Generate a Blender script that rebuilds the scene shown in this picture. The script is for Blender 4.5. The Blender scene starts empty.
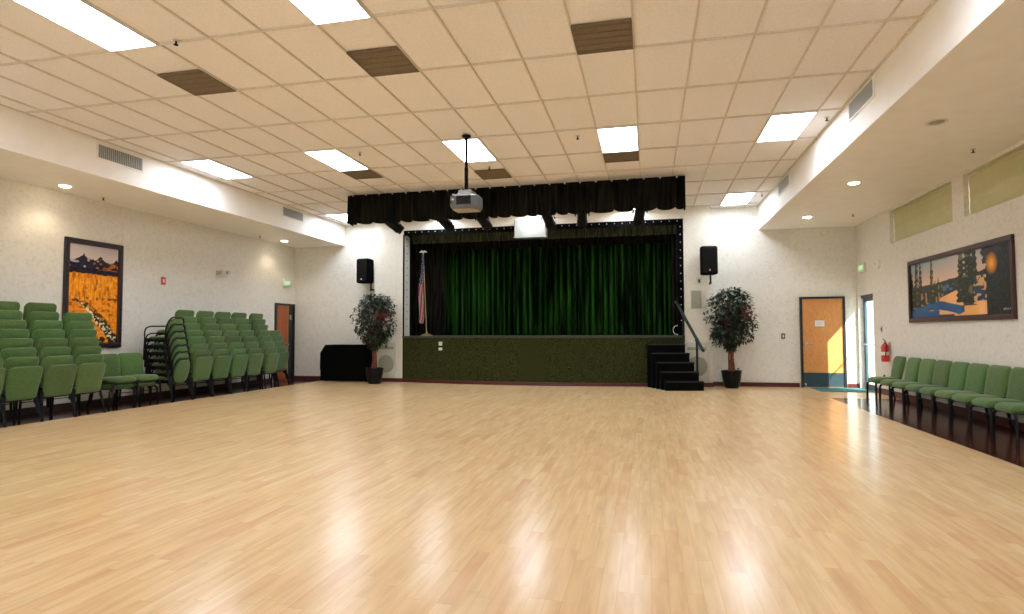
import bpy, bmesh, math, random
from mathutils import Vector, Matrix
S = bpy.context.scene
C = S.collection
PI = math.pi
R = math.radians

# ------------------------------------------------------------------ camera
cam_d = bpy.data.cameras.new('camera')
cam = bpy.data.objects.new('camera', cam_d); C.objects.link(cam)
S.camera = cam
FPX, YAW, PITCH, ROLL, EYE = 595.78, .224365, .0433687, -.0032897, 1.31
cam_d.sensor_fit = 'HORIZONTAL'; cam_d.sensor_width = 36.0
cam_d.lens = FPX / 1024 * 36.0
cam_d.clip_start = .05; cam_d.clip_end = 200
fw = Vector((-math.sin(YAW)*math.cos(PITCH), math.cos(YAW)*math.cos(PITCH), math.sin(PITCH)))
rt = Vector((math.cos(YAW), math.sin(YAW), 0)); up = rt.cross(fw)
r2 = rt*math.cos(ROLL) + up*math.sin(ROLL); u2 = -rt*math.sin(ROLL) + up*math.cos(ROLL)
m = Matrix((( r2.x, u2.x, -fw.x, 0), (r2.y, u2.y, -fw.y, 0), (r2.z, u2.z, -fw.z, EYE), (0, 0, 0, 1)))
cam.matrix_world = m

# ------------------------------------------------------------------ world, sun, exposure
W = bpy.data.worlds.new('daylight'); S.world = W; W.use_nodes = True
bg = W.node_tree.nodes['Background']
bg.inputs['Color'].default_value = (.80, .90, 1.0, 1); bg.inputs['Strength'].default_value = 1.5
sun_d = bpy.data.lights.new('sun', 'SUN'); sun_d.energy = 9; sun_d.angle = R(.6); sun_d.color = (1, .95, .88)
sun = bpy.data.objects.new('sun', sun_d); C.objects.link(sun)
sun.rotation_euler = Vector((-.96, 1.0, -1.08)).to_track_quat('-Z', 'Y').to_euler()
sun.location = (9, 8, 9)
S.view_settings.view_transform = 'Standard'; S.view_settings.look = 'None'
S.view_settings.gamma = 1; S.view_settings.use_curve_mapping = False
S.view_settings.exposure = 1.46
S.cycles.diffuse_bounces = 8; S.cycles.max_bounces = 14; S.cycles.transparent_max_bounces = 12; S.cycles.sample_clamp_indirect = 6
LIGHT_PANEL = 7.3      # radiance of the fluorescent ceiling panels
DOWNLIGHT_W = 8.5     # watts of each soffit downlight

# ------------------------------------------------------------------ materials
def nodes(name):
    mt = bpy.data.materials.new(name); mt.use_nodes = True
    nt = mt.node_tree; b = nt.nodes['Principled BSDF']
    return mt, nt, b
def N(nt, t, **k):
    n = nt.nodes.new(t)
    for a, v in k.items(): setattr(n, a, v)
    return n
def coords(nt, scale=(1, 1, 1), kind='Object'):
    tc = N(nt, 'ShaderNodeTexCoord'); mp = N(nt, 'ShaderNodeMapping')
    mp.inputs['Scale'].default_value = scale
    nt.links.new(tc.outputs[kind], mp.inputs['Vector'])
    return mp.outputs['Vector']
def ramp(nt, src, stops):
    r = N(nt, 'ShaderNodeValToRGB'); cr = r.color_ramp
    while len(cr.elements) < len(stops): cr.elements.new(.5)
    for e, (p, c) in zip(cr.elements, stops):
        e.position = p; e.color = (*c, 1)
    nt.links.new(src, r.inputs['Fac']); return r.outputs['Color']
def noise_mat(name, c1, c2, scale=20, rough=.6, lo=.35, hi=.65, detail=3, bump=0, metal=0, stretch=(1, 1, 1), spec=.5, sheen=0):
    mt, nt, b = nodes(name)
    v = coords(nt, stretch)
    n = N(nt, 'ShaderNodeTexNoise'); n.inputs['Scale'].default_value = scale; n.inputs['Detail'].default_value = detail
    nt.links.new(v, n.inputs['Vector'])
    nt.links.new(ramp(nt, n.outputs['Fac'], [(lo, c1), (hi, c2)]), b.inputs['Base Color'])
    b.inputs['Roughness'].default_value = rough; b.inputs['Metallic'].default_value = metal
    b.inputs['Specular IOR Level'].default_value = spec
    if sheen:
        b.inputs['Sheen Weight'].default_value = sheen; b.inputs['Sheen Roughness'].default_value = .4
    if bump:
        bp = N(nt, 'ShaderNodeBump'); bp.inputs['Strength'].default_value = bump; bp.inputs['Distance'].default_value = .01
        nt.links.new(n.outputs['Fac'], bp.inputs['Height']); nt.links.new(bp.outputs['Normal'], b.inputs['Normal'])
    return mt
def plain(name, c, rough=.5, metal=0, scale=30, var=.06, spec=.5):
    d = tuple(max(0, x*(1-var)) for x in c); e = tuple(min(1, x*(1+var)) for x in c)
    return noise_mat(name, d, e, scale, rough, metal=metal, spec=spec)
def emit(name, c, s):
    mt = bpy.data.materials.new(name); mt.use_nodes = True; nt = mt.node_tree
    b = nt.nodes['Principled BSDF']; b.inputs['Base Color'].default_value = (.8, .8, .8, 1)
    b.inputs['Emission Color'].default_value = (*c, 1); b.inputs['Emission Strength'].default_value = s
    return mt

def floor_mat(name, cols, strip, length, rough, jit=1.0):
    mt, nt, b = nodes(name); L = nt.links
    tc = N(nt, 'ShaderNodeTexCoord'); sx = N(nt, 'ShaderNodeSeparateXYZ'); L.new(tc.outputs['Object'], sx.inputs[0])
    def M(op, a, b_=None):
        n = N(nt, 'ShaderNodeMath', operation=op)
        if isinstance(a, float): n.inputs[0].default_value = a
        else: L.new(a, n.inputs[0])
        if b_ is not None:
            if isinstance(b_, float): n.inputs[1].default_value = b_
            else: L.new(b_, n.inputs[1])
        return n.outputs[0]
    xs = M('DIVIDE', sx.outputs['X'], strip); xi = M('FLOOR', xs)
    w1 = N(nt, 'ShaderNodeTexWhiteNoise', noise_dimensions='1D'); L.new(xi, w1.inputs['W'])
    ys = M('ADD', M('DIVIDE', sx.outputs['Y'], length), M('MULTIPLY', w1.outputs['Value'], 7.31))
    yi = M('FLOOR', ys)
    cb = N(nt, 'ShaderNodeCombineXYZ'); L.new(xi, cb.inputs[0]); L.new(yi, cb.inputs[1])
    w2 = N(nt, 'ShaderNodeTexWhiteNoise', noise_dimensions='3D'); L.new(cb.outputs[0], w2.inputs['Vector'])
    base = ramp(nt, w2.outputs['Value'], cols)
    # grain, stretched along the boards and shifted from strip to strip
    off = N(nt, 'ShaderNodeVectorMath', operation='MULTIPLY_ADD'); L.new(w2.outputs['Color'], off.inputs[0])
    off.inputs[1].default_value = (9, 9, 9)
    mp = N(nt, 'ShaderNodeMapping'); mp.inputs['Scale'].default_value = (14, 1.4, 1); L.new(tc.outputs['Object'], mp.inputs['Vector'])
    L.new(mp.outputs[0], off.inputs[2])
    g = N(nt, 'ShaderNodeTexNoise'); g.inputs['Scale'].default_value = 1.6; g.inputs['Detail'].default_value = 4; L.new(off.outputs[0], g.inputs['Vector'])
    gr = ramp(nt, g.outputs['Fac'], [(.3, (.86, .82, .78)), (.62, (1, 1, 1))])
    mx = N(nt, 'ShaderNodeMix', data_type='RGBA', blend_type='MULTIPLY'); mx.inputs['Factor'].default_value = jit
    L.new(base, mx.inputs['A']); L.new(gr, mx.inputs['B'])
    # seams
    fx = M('FRACT', xs); fy = M('FRACT', ys)
    ex = M('LESS_THAN', M('MINIMUM', fx, M('SUBTRACT', 1.0, fx)), .012)
    ey = M('LESS_THAN', M('MINIMUM', fy, M('SUBTRACT', 1.0, fy)), .0022)
    sm = M('MAXIMUM', ex, ey)
    m2 = N(nt, 'ShaderNodeMix', data_type='RGBA', blend_type='MULTIPLY'); L.new(M('MULTIPLY', sm, .35), m2.inputs['Factor'])
    L.new(mx.outputs['Result'], m2.inputs['A']); m2.inputs['B'].default_value = (.5, .33, .2, 1)
    L.new(m2.outputs['Result'], b.inputs['Base Color'])
    b.inputs['Roughness'].default_value = rough
    n2 = N(nt, 'ShaderNodeTexNoise'); n2.inputs['Scale'].default_value = 1.1; n2.inputs['Detail'].default_value = 3
    L.new(tc.outputs['Object'], n2.inputs['Vector'])
    mr = N(nt, 'ShaderNodeMapRange'); mr.inputs['From Min'].default_value = .3; mr.inputs['From Max'].default_value = .7
    mr.inputs['To Min'].default_value = rough*.9; mr.inputs['To Max'].default_value = rough*1.05
    L.new(n2.outputs['Fac'], mr.inputs['Value']); L.new(mr.outputs[0], b.inputs['Roughness'])
    bp = N(nt, 'ShaderNodeBump'); bp.inputs['Strength'].default_value = .06; bp.inputs['Distance'].default_value = .002
    L.new(g.outputs['Fac'], bp.inputs['Height']); L.new(bp.outputs['Normal'], b.inputs['Normal'])
    return mt

def wallpaper(name, c1, c2, c3):
    mt, nt, b = nodes(name)
    v = coords(nt)
    n = N(nt, 'ShaderNodeTexNoise'); n.inputs['Scale'].default_value = 9; n.inputs['Detail'].default_value = 5; n.inputs['Distortion'].default_value = 1.5
    nt.links.new(v, n.inputs['Vector'])
    n2 = N(nt, 'ShaderNodeTexVoronoi'); n2.inputs['Scale'].default_value = 16; nt.links.new(v, n2.inputs['Vector'])
    ad = N(nt, 'ShaderNodeMath', operation='MULTIPLY_ADD'); ad.inputs[1].default_value = .35
    nt.links.new(n2.outputs['Distance'], ad.inputs[0]); nt.links.new(n.outputs['Fac'], ad.inputs[2])
    nt.links.new(ramp(nt, ad.outputs[0], [(.46, c1), (.62, c2), (.78, c3)]), b.inputs['Base Color'])
    b.inputs['Roughness'].default_value = .7; b.inputs['Specular IOR Level'].default_value = .25
    return mt
def fabric(name, c, var=.25, rough=.85, rnd=.18):
    mt, nt, b = nodes(name); L = nt.links
    v = coords(nt)
    n = N(nt, 'ShaderNodeTexNoise'); n.inputs['Scale'].default_value = 60; n.inputs['Detail'].default_value = 2; L.new(v, n.inputs['Vector'])
    col = ramp(nt, n.outputs['Fac'], [(.3, tuple(x*(1-var) for x in c)), (.7, tuple(min(1, x*(1+var)) for x in c))])
    oi = N(nt, 'ShaderNodeObjectInfo')
    hs = N(nt, 'ShaderNodeHueSaturation')
    a = N(nt, 'ShaderNodeMapRange'); a.inputs['To Min'].default_value = .5-.02; a.inputs['To Max'].default_value = .5+.016; L.new(oi.outputs['Random'], a.inputs['Value']); L.new(a.outputs[0], hs.inputs['Hue'])
    w = N(nt, 'ShaderNodeMath', operation='FRACT'); q = N(nt, 'ShaderNodeMath', operation='MULTIPLY'); q.inputs[1].default_value = 37.7
    L.new(oi.outputs['Random'], q.inputs[0]); L.new(q.outputs[0], w.inputs[0])
    a2 = N(nt, 'ShaderNodeMapRange'); a2.inputs['To Min'].default_value = 1-rnd; a2.inputs['To Max'].default_value = 1+rnd; L.new(w.outputs[0], a2.inputs['Value']); L.new(a2.outputs[0], hs.inputs['Value'])
    L.new(col, hs.inputs['Color']); L.new(hs.outputs['Color'], b.inputs['Base Color'])
    b.inputs['Roughness'].default_value = rough; b.inputs['Sheen Weight'].default_value = .25; b.inputs['Specular IOR Level'].default_value = .2
    return mt
def wood_mat(name, c1, c2, rough=.4, stretch=(6, 6, .7)):
    mt, nt, b = nodes(name)
    v = coords(nt, stretch)
    n = N(nt, 'ShaderNodeTexNoise'); n.inputs['Scale'].default_value = 4; n.inputs['Detail'].default_value = 5; n.inputs['Distortion'].default_value = 2.2
    nt.links.new(v, n.inputs['Vector'])
    nt.links.new(ramp(nt, n.outputs['Fac'], [(.36, c1), (.46, c2), (.56, c1), (.68, c2)]), b.inputs['Base Color'])
    b.inputs['Roughness'].default_value = rough
    return mt
def color_attr_mat(name, rough=.35):
    mt, nt, b = nodes(name)
    a = N(nt, 'ShaderNodeVertexColor', layer_name='art')
    nt.links.new(a.outputs['Color'], b.inputs['Base Color']); b.inputs['Roughness'].default_value = rough
    b.inputs['Specular IOR Level'].default_value = .2
    return mt

M_ = {}
M_['floor'] = floor_mat('maple laminate', [(0, (.71, .455, .235)), (.15, (.75, .515, .262)), (.7, (.765, .535, .28)), (1, (.785, .565, .31))], .085, .70, .228)
M_['border'] = floor_mat('dark cherry boards', [(0, (.035, .008, .005)), (1, (.075, .02, .010))], .12, .9, .16)
M_['wall'] = wallpaper('cream wallpaper', (.64, .61, .54), (.69, .66, .595), (.72, .69, .62))
M_['pilaster'] = wallpaper('warm cream wallpaper', (.68, .635, .54), (.71, .67, .57), (.74, .70, .60))
M_['paint'] = noise_mat('soffit paint', (.85, .82, .76), (.88, .855, .80), 4, .6)
M_['tile'] = noise_mat('ceiling tile', (.775, .75, .735), (.835, .815, .80), 42, .9, .35, .65, 6, spec=.1)
M_['tbar'] = plain('ceiling grid bar', (.64, .585, .51), .6)
M_['black'] = plain('black metal', (.003, .003, .0035), .45, var=.3, spec=.15)
M_['blackmatte'] = plain('matte black', (.002, .002, .0022), .85, var=.3, spec=.05)
M_['blackcloth'] = noise_mat('black velour', (.002, .002, .0015), (.013, .011, .006), 3, .9, stretch=(6, 6, .6), spec=.08)
M_['blackfr'] = plain('black door frame', (.012, .011, .014), .4, var=.2)
M_['greencloth'] = noise_mat('green velour', (.001, .005, .001), (.020, .078, .008), 2.2, .85, .40, .66, stretch=(3, 3, .25), spec=.05)  # bright lit streaks and dark shaded bands are painted into the green
M_['innercloth'] = noise_mat('grey green lining', (.018, .024, .014), (.07, .075, .045), 4, .9, stretch=(8, 8, .8), spec=.1)
M_['carpet'] = noise_mat('green tufted carpet', (.004, .007, .002), (.062, .066, .020), 50, .95, .38, .62, 4, bump=.6, stretch=(1, 1, 1.7), spec=.1)
M_['stagetop'] = plain('grey stage nosing', (.06, .063, .05), .7, spec=.2)
M_['step'] = plain('black rubber step', (.002, .002, .0023), .7, var=.3, spec=.08)
M_['nosing'] = plain('worn step nosing', (.02, .019, .02), .5)
M_['redbase'] = plain('dark red baseboard', (.075, .008, .009), .4)
M_['darkbase'] = plain('dark baseboard', (.03, .012, .012), .4)
M_['green'] = fabric('olive green upholstery', (.070, .135, .034), rnd=.15)
M_['frame'] = plain('charcoal tube', (.003, .003, .004), .4, var=.3, spec=.2)
M_['scuff'] = plain('worn steel tube', (.20, .19, .17), .35, .6, var=.3)
M_['shade'] = noise_mat('yellow green blind', (.50, .49, .27), (.55, .53, .31), 3, .8)
M_['white'] = plain('white plastic', (.66, .65, .61), .5, var=.03)
M_['offwhite'] = plain('ivory plastic', (.56, .55, .47), .55, var=.03)
M_['grille'] = plain('putty grille', (.30, .31, .24), .7)
M_['louver'] = plain('vent slat', (.42, .42, .39), .5)
M_['ventdark'] = plain('vent backing', (.06, .055, .05), .8)
M_['vent'] = noise_mat('perforated brown vent', (.13, .10, .062), (.20, .155, .10), 90, .8)
M_['boxpaint'] = plain('dull white box', (.33, .33, .28), .7, var=.03)
M_['red'] = plain('red enamel', (.55, .02, .02), .3)
M_['steel'] = plain('brushed steel', (.45, .45, .46), .3, .9)
M_['kick'] = plain('blue grey kick plate', (.045, .08, .10), .3, .4)
M_['doorwood'] = wood_mat('honey oak', (.50, .20, .055), (.66, .31, .10), .35)
M_['redwood'] = wood_mat('red brown wood', (.26, .06, .015), (.38, .10, .03), .4)
M_['mahogany'] = plain('mahogany frame', (.05, .014, .012), .35, var=.3)
M_['darkwood'] = plain('dark frame', (.016, .008, .009), .35, var=.3)
M_['leaf'] = noise_mat('ficus leaf', (.004, .018, .007), (.013, .042, .016), 3, .4)
M_['redleaf'] = noise_mat('reddish leaf', (.08, .008, .012), (.15, .03, .022), 3, .5)
M_['stem'] = noise_mat('ficus trunk', (.10, .02, .012), (.24, .08, .04), 20, .8)
M_['pot'] = plain('glazed black pot', (.002, .003, .004), .3, spec=.2, var=.3)
M_['soil'] = plain('potting moss', (.03, .022, .012), .95, var=.4)
M_['teal'] = noise_mat('teal door mat', (.02, .12, .13), (.05, .2, .21), 60, .95)
M_['grey'] = plain('grey projector shell', (.12, .125, .13), .4)
M_['warmgrey'] = plain('underside with floor bounce tint', (.36, .31, .24), .5)  # warm light bounced off the floor is painted into the projector underside
M_['lens'] = plain('dark glass', (.01, .014, .025), .08, var=.1)
M_['alum'] = plain('teal bronze aluminium', (.05, .10, .12), .35, .5)
M_['pave'] = noise_mat('concrete path', (.5, .48, .44), (.62, .6, .55), 6, .9)
M_['rail'] = plain('dark green rail', (.006, .014, .012), .45, spec=.25)
M_['art'] = color_attr_mat('printed canvas')
M_['lamp'] = emit('fluorescent diffuser', (.90, 1.0, 1.14), LIGHT_PANEL)
M_['bulb'] = emit('downlight bulb', (1.0, .86, .62), 14)
M_['exitglow'] = emit('exit legend', (.12, .75, .2), .6)
M_['gold'] = plain('brass', (.6, .45, .2), .3, .8)
gl = bpy.data.materials.new('clear glass'); gl.use_nodes = True
nt = gl.node_tree; nt.nodes.clear()
o_ = N(nt, 'ShaderNodeOutputMaterial'); tr = N(nt, 'ShaderNodeBsdfTransparent'); gs = N(nt, 'ShaderNodeBsdfGlossy'); mx = N(nt, 'ShaderNodeMixShader')
gs.inputs['Roughness'].default_value = .02; tr.inputs['Color'].default_value = (.93, .97, .96, 1); mx.inputs[0].default_value = .08
nt.links.new(tr.outputs[0], mx.inputs[1]); nt.links.new(gs.outputs[0], mx.inputs[2]); nt.links.new(mx.outputs[0], o_.inputs[0])
M_['glass'] = gl
def flag_mat():
    mt, nt, b = nodes('flag cloth')
    a = N(nt, 'ShaderNodeVertexColor', layer_name='art'); nt.links.new(a.outputs['Color'], b.inputs['Base Color']); b.inputs['Roughness'].default_value = .8
    return mt
M_['flag'] = flag_mat()

# ------------------------------------------------------------------ mesh builder
class MB:
    def __init__(s): s.v = []; s.f = []; s.mi = []; s.cur = 0
    def add(s, vs, fs):
        o = len(s.v); s.v += [tuple(v) for v in vs]; s.f += [tuple(i+o for i in f) for f in fs]; s.mi += [s.cur]*len(fs); return s
    def box(s, x0, x1, y0, y1, z0, z1, mat=None):
        vs = [(x, y, z) for z in (z0, z1) for y in (y0, y1) for x in (x0, x1)]
        if mat is not None: vs = [mat @ Vector(v) for v in vs]
        return s.add(vs, [(0, 2, 3, 1), (4, 5, 7, 6), (0, 1, 5, 4), (2, 6, 7, 3), (0, 4, 6, 2), (1, 3, 7, 5)])
    def bbox(s, x0, x1, y0, y1, z0, z1, r=.01):
        """box whose vertical and horizontal edges are chamfered"""
        r = min(r, (x1-x0)*.49, (y1-y0)*.49, (z1-z0)*.49)
        def ring(i, z):
            return [(x0+i+r, y0+i, z), (x1-i-r, y0+i, z), (x1-i, y0+i+r, z), (x1-i, y1-i-r, z), (x1-i-r, y1-i, z), (x0+i+r, y1-i, z), (x0+i, y1-i-r, z), (x0+i, y0+i+r, z)]
        return s.rings([ring(r*.6, z0), ring(0, z0+r), ring(0, z1-r), ring(r*.6, z1)])
    def rings(s, rs, caps=True, closed=True):
        n = len(rs[0]); vs = [p for r_ in rs for p in r_]; fs = []
        for k in range(len(rs)-1):
            for i in range(n if closed else n-1):
                j = (i+1) % n
                fs.append((k*n+i, k*n+j, (k+1)*n+j, (k+1)*n+i))
        if caps:
            fs.append(tuple(range(n-1, -1, -1))); fs.append(tuple((len(rs)-1)*n+i for i in range(n)))
        return s.add(vs, fs)
    def tube(s, pts, r, n=8, caps=True):
        pts = [Vector(p) for p in pts]; rs = []
        rad = r if isinstance(r, (list, tuple)) else [r]*len(pts)
        ref = None
        for i, p in enumerate(pts):
            if i == 0: t = pts[1]-p
            elif i == len(pts)-1: t = p-pts[i-1]
            else: t = (pts[i+1]-p).normalized() + (p-pts[i-1]).normalized()
            t.normalize()
            if ref is None: ref = Vector((0, 0, 1)) if abs(t.z) < .9 else Vector((1, 0, 0))
            a = t.cross(ref)
            if a.length < 1e-4: a = t.cross(Vector((0, 1, 0)))
            a.normalize(); b = t.cross(a); b.normalize(); ref = a.cross(t) if False else ref
            rs.append([p + a*math.cos(2*PI*k/n)*rad[i] + b*math.sin(2*PI*k/n)*rad[i] for k in range(n)])
        return s.rings(rs, caps)
    def lathe(s, prof, n=20, c=(0, 0, 0), axis='Z'):
        rs = []
        for r_, z in prof:
            ring = []
            for k in range(n):
                a = 2*PI*k/n; x, y = r_*math.cos(a), r_*math.sin(a)
                if axis == 'Z': p = (c[0]+x, c[1]+y, c[2]+z)
                elif axis == 'Y': p = (c[0]+x, c[1]+z, c[2]+y)
                else: p = (c[0]+z, c[1]+x, c[2]+y)
                ring.append(p)
            rs.append(ring)
        return s.rings(rs)
    def prism(s, poly, y0, y1, mat=None):
        """poly in xz, extruded along y"""
        a = [Vector((x, y0, z)) for x, z in poly]; b = [Vector((x, y1, z)) for x, z in poly]
        if mat is not None: a = [mat @ v for v in a]; b = [mat @ v for v in b]
        return s.rings([a, b])
    def build(s, name, mats, parent=None, smooth=False, loc=None, rz=0):
        me = bpy.data.meshes.new(name); me.from_pydata(s.v, [], s.f); me.update()
        bm = bmesh.new(); bm.from_mesh(me); bmesh.ops.recalc_face_normals(bm, faces=bm.faces); bm.to_mesh(me); bm.free()
        if not isinstance(mats, (list, tuple)): mats = [mats]
        for q in mats: me.materials.append(M_[q] if isinstance(q, str) else q)
        me.polygons.foreach_set('material_index', s.mi)
        if smooth:
            me.polygons.foreach_set('use_smooth', [True]*len(me.polygons))
            try: me.set_sharp_from_angle(angle=R(40))
            except Exception: pass
        o = bpy.data.objects.new(name, me); C.objects.link(o)
        if parent: o.parent = parent
        if loc: o.location = loc
        o.rotation_euler.z = rz
        return o
def tag(o, label=None, cat=None, group=None, kind=None):
    if label: o['label'] = label
    if cat: o['category'] = cat
    if group: o['group'] = group
    if kind: o['kind'] = kind
    return o
def thing(name, label, cat, loc=(0, 0, 0), rz=0, group=None):
    o = bpy.data.objects.new(name, None); C.objects.link(o); o.empty_display_size = .1
    o.location = loc; o.rotation_euler = (0, 0, rz)
    return tag(o, label, cat, group)
def kids(o): return [c for c in bpy.data.objects if c.parent is o]
def copy_thing(tree, loc, rz, label, group=None):
    root = tree[0].copy(); C.objects.link(root); root.location = loc; root.rotation_euler = (0, 0, rz); root['label'] = label
    if group: root['group'] = group
    for ch, subs in tree[1]:
        c = ch.copy(); C.objects.link(c); c.parent = root
        for g in subs:
            d = g.copy(); C.objects.link(d); d.parent = c
    return root
def tree_of(root): return (root, [(c, kids(c)) for c in kids(root)])
def struct(name, mb, mats, smooth=False, parent=None):
    o = mb.build(name, mats, parent, smooth)
    if not parent: o['kind'] = 'structure'
    return o

# ------------------------------------------------------------------ room dimensions (metres, floor z=0, camera above the origin)
XL, XR, YB, YN = -9.95, 4.78, 15.37, -3.2
ZC, ZS = 4.355, 3.79
SL, SR = -8.37, 2.64            # inner faces of the two soffits
GX = lambda i: -.1112 + .61*i   # ceiling grid
GY = lambda j: 6.398 + 1.22*j
YP = 15.05                      # face of the proscenium wall
OX0, OX1, OZ = -6.47, .87, 4.10 # stage opening
STZ = 1.235                     # stage floor

# floors
mb = MB(); mb.box(-8.9, 3.5, YN, YB+.02, -.1, 0); mb.box(3.5, XR, 12.98, YB+.02, -.1, 0)
struct('floor', mb, 'floor')
mb = MB(); mb.box(XL-.2, -8.9, YN, YB+.02, -.1, -.001)
struct('floor_border_left', mb, 'border')
mb = MB(); mb.box(3.5, XR+.2, YN, 12.98, -.1, -.001)
struct('floor_border_right', mb, 'border')
# walls
mb = MB(); mb.box(XL-.2, XL, YN, YB+.2, 0, ZC+.1)
struct('wall_left', mb, 'wall')
mb = MB()
mb.box(XL, -7.30, YB, YB+.2, 0, ZC+.1); mb.box(1.50, XR+.2, YB, YB+.2, 0, ZC+.1)
struct('wall_back', mb, 'wall')
mb = MB()
mb.box(-7.30, OX0, YP, YP+.34, 0, ZC+.1); mb.box(OX1, 1.50, YP, YP+.34, 0, ZC+.1); mb.box(OX0, OX1, YP, YP+.3, OZ, ZC+.1)
struct('wall_proscenium', mb, 'pilaster')
DY0, DY1, DZ = 14.38, 15.30, 2.15   # side doorway in the right wall
WZ0, WZ1 = 3.075, 3.735
wins = [(10.81, 13.33), (7.90, 10.45)]
mb = MB()
mb.box(XR, XR+.2, YN, DY0, 0, WZ0); mb.box(XR, XR+.2, DY0, DY1, DZ, WZ0); mb.box(XR, XR+.2, DY1, YB, 0, WZ0)
mb.box(XR, XR+.2, YN, 7.90, WZ0, WZ1); mb.box(XR, XR+.2, 10.45, 10.81, WZ0, WZ1); mb.box(XR, XR+.2, 13.33, YB, WZ0, WZ1)
mb.box(XR, XR+.2, YN, YB, WZ1, ZC+.1)
struct('wall_right', mb, 'wall')
mb = MB(); mb.box(XL-.2, -8.0, YN-.2, YN, 0, ZC+.1); mb.box(1.0, XR+.2, YN-.2, YN, 0, ZC+.1); mb.box(-8.0, 1.0, YN-.2, YN, 0, .3); mb.box(-8.0, 1.0, YN-.2, YN, 2.6, ZC+.1)
struct('wall_near', mb, 'wall')
mb = MB(); mb.box(-8.0, 1.0, YN-.12, YN-.11, .3, 2.6); wn = struct('window_3', mb, 'glass')  # unseen glazing added behind the camera to let fill daylight onto the ceiling
mb = MB()
for k in range(7): x = -8.0+1.5*k; mb.box(max(-8.0, x-.03), min(1.0, x+.03), YN-.15, YN-.08, .3, 2.6)
mb.box(-8, 1, YN-.15, YN-.08, .3, .35); mb.box(-8, 1, YN-.15, YN-.08, 2.55, 2.6)
mb.build('window_frame', 'alum', wn)
# ceiling and grid
mb = MB(); mb.box(XL-.2, XR+.2, YN-.2, YB+.2, ZC+.02, ZC+.12); struct('ceiling', mb, 'tile')
mb = MB()
for i in range(-13, 5): mb.box(GX(i)-.009, GX(i)+.009, YN, YB, ZC-.002, ZC+.02)
for j in range(-8, 8): mb.box(SL, SR, GY(j)-.009, GY(j)+.009, ZC-.002, ZC+.02)
for x in (SL+.012, SR-.012): mb.box(x-.012, x+.012, YN, YB, ZC-.002, ZC+.02)
struct('trim_ceiling_grid', mb, 'tbar')
mb = MB(); mb.box(XL-.001, SL, YN, YB+.001, ZS, ZC+.02); struct('ceiling_soffit_left', mb, 'paint')
mb = MB(); mb.box(SR, XR+.001, YN, YB+.001, ZS, ZC+.02); struct('ceiling_soffit_right', mb, 'paint')
# baseboards
mb = MB(); mb.box(XL, XL+.015, YN, 14.35, 0, .11); struct('baseboard_left', mb, 'darkbase')
mb = MB(); mb.box(XL, -7.30, YB-.015, YB, 0, .10); mb.box(-7.30, -7.285, YP-.015, YB, 0, .10); mb.box(-7.30, OX0, YP-.015, YP, 0, .10)
mb.box(.9, 1.515, YP-.015, YP, 0, .10); mb.box(1.5, 1.515, YP-.015, YB, 0, .10); mb.box(1.5, 3.49, YB-.015, YB, 0, .10); mb.box(4.53, XR, YB-.015, YB, 0, .1)
struct('baseboard_back', mb, 'redbase')
mb = MB(); mb.box(XR-.015, XR, YN, 14.36, 0, .11); struct('baseboard_right', mb, 'redbase')
# outside
mb = MB(); mb.box(XR+.3, XR+14, 2, 30, -.12, -.02); struct('pavement', mb, 'pave')

# clerestory windows with drawn blinds
for k, (y0, y1) in enumerate(wins):
    mb = MB(); mb.box(XR+.14, XR+.17, y0, y1, WZ0, WZ1)
    w = struct('window_%d' % (k+1), mb, 'glass')
    mb = MB()
    t = .03
    mb.box(XR+.11, XR+.14, y0, y1, WZ0, WZ0+t); mb.box(XR+.11, XR+.14, y0, y1, WZ1-t, WZ1); mb.box(XR+.11, XR+.14, y0, y0+t, WZ0+t, WZ1-t); mb.box(XR+.11, XR+.14, y1-t, y1, WZ0+t, WZ1-t)
    mb.build('window_frame', 'white', w)
    b = thing('window_blind', ['yellow green blind drawn over the clerestory window nearer the stage', 'yellow green blind drawn over the clerestory window above the snowy forest picture'][k], 'blind', (XR+.075, (y0+y1)/2, WZ0))
    mb = MB(); hw = (y1-y0)/2-.004
    rs = []
    for q in range(21):
        z = .02+(WZ1-WZ0-.06)*q/20; x = .004*math.sin(q*1.1)
        rs.append([(x, -hw, z), (x, hw, z), (x+.004, hw, z), (x+.004, -hw, z)])
    mb.rings(rs); mb.build('fabric_panel', 'shade', b, True)
    MB().tube([(0, -hw, WZ1-WZ0-.025), (0, hw, WZ1-WZ0-.025)], .022, 10).build('roller', 'shade', b, True)
    MB().bbox(-.008, .010, -hw, hw, .005, .03, .004).build('hem_bar', 'offwhite', b)

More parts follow.
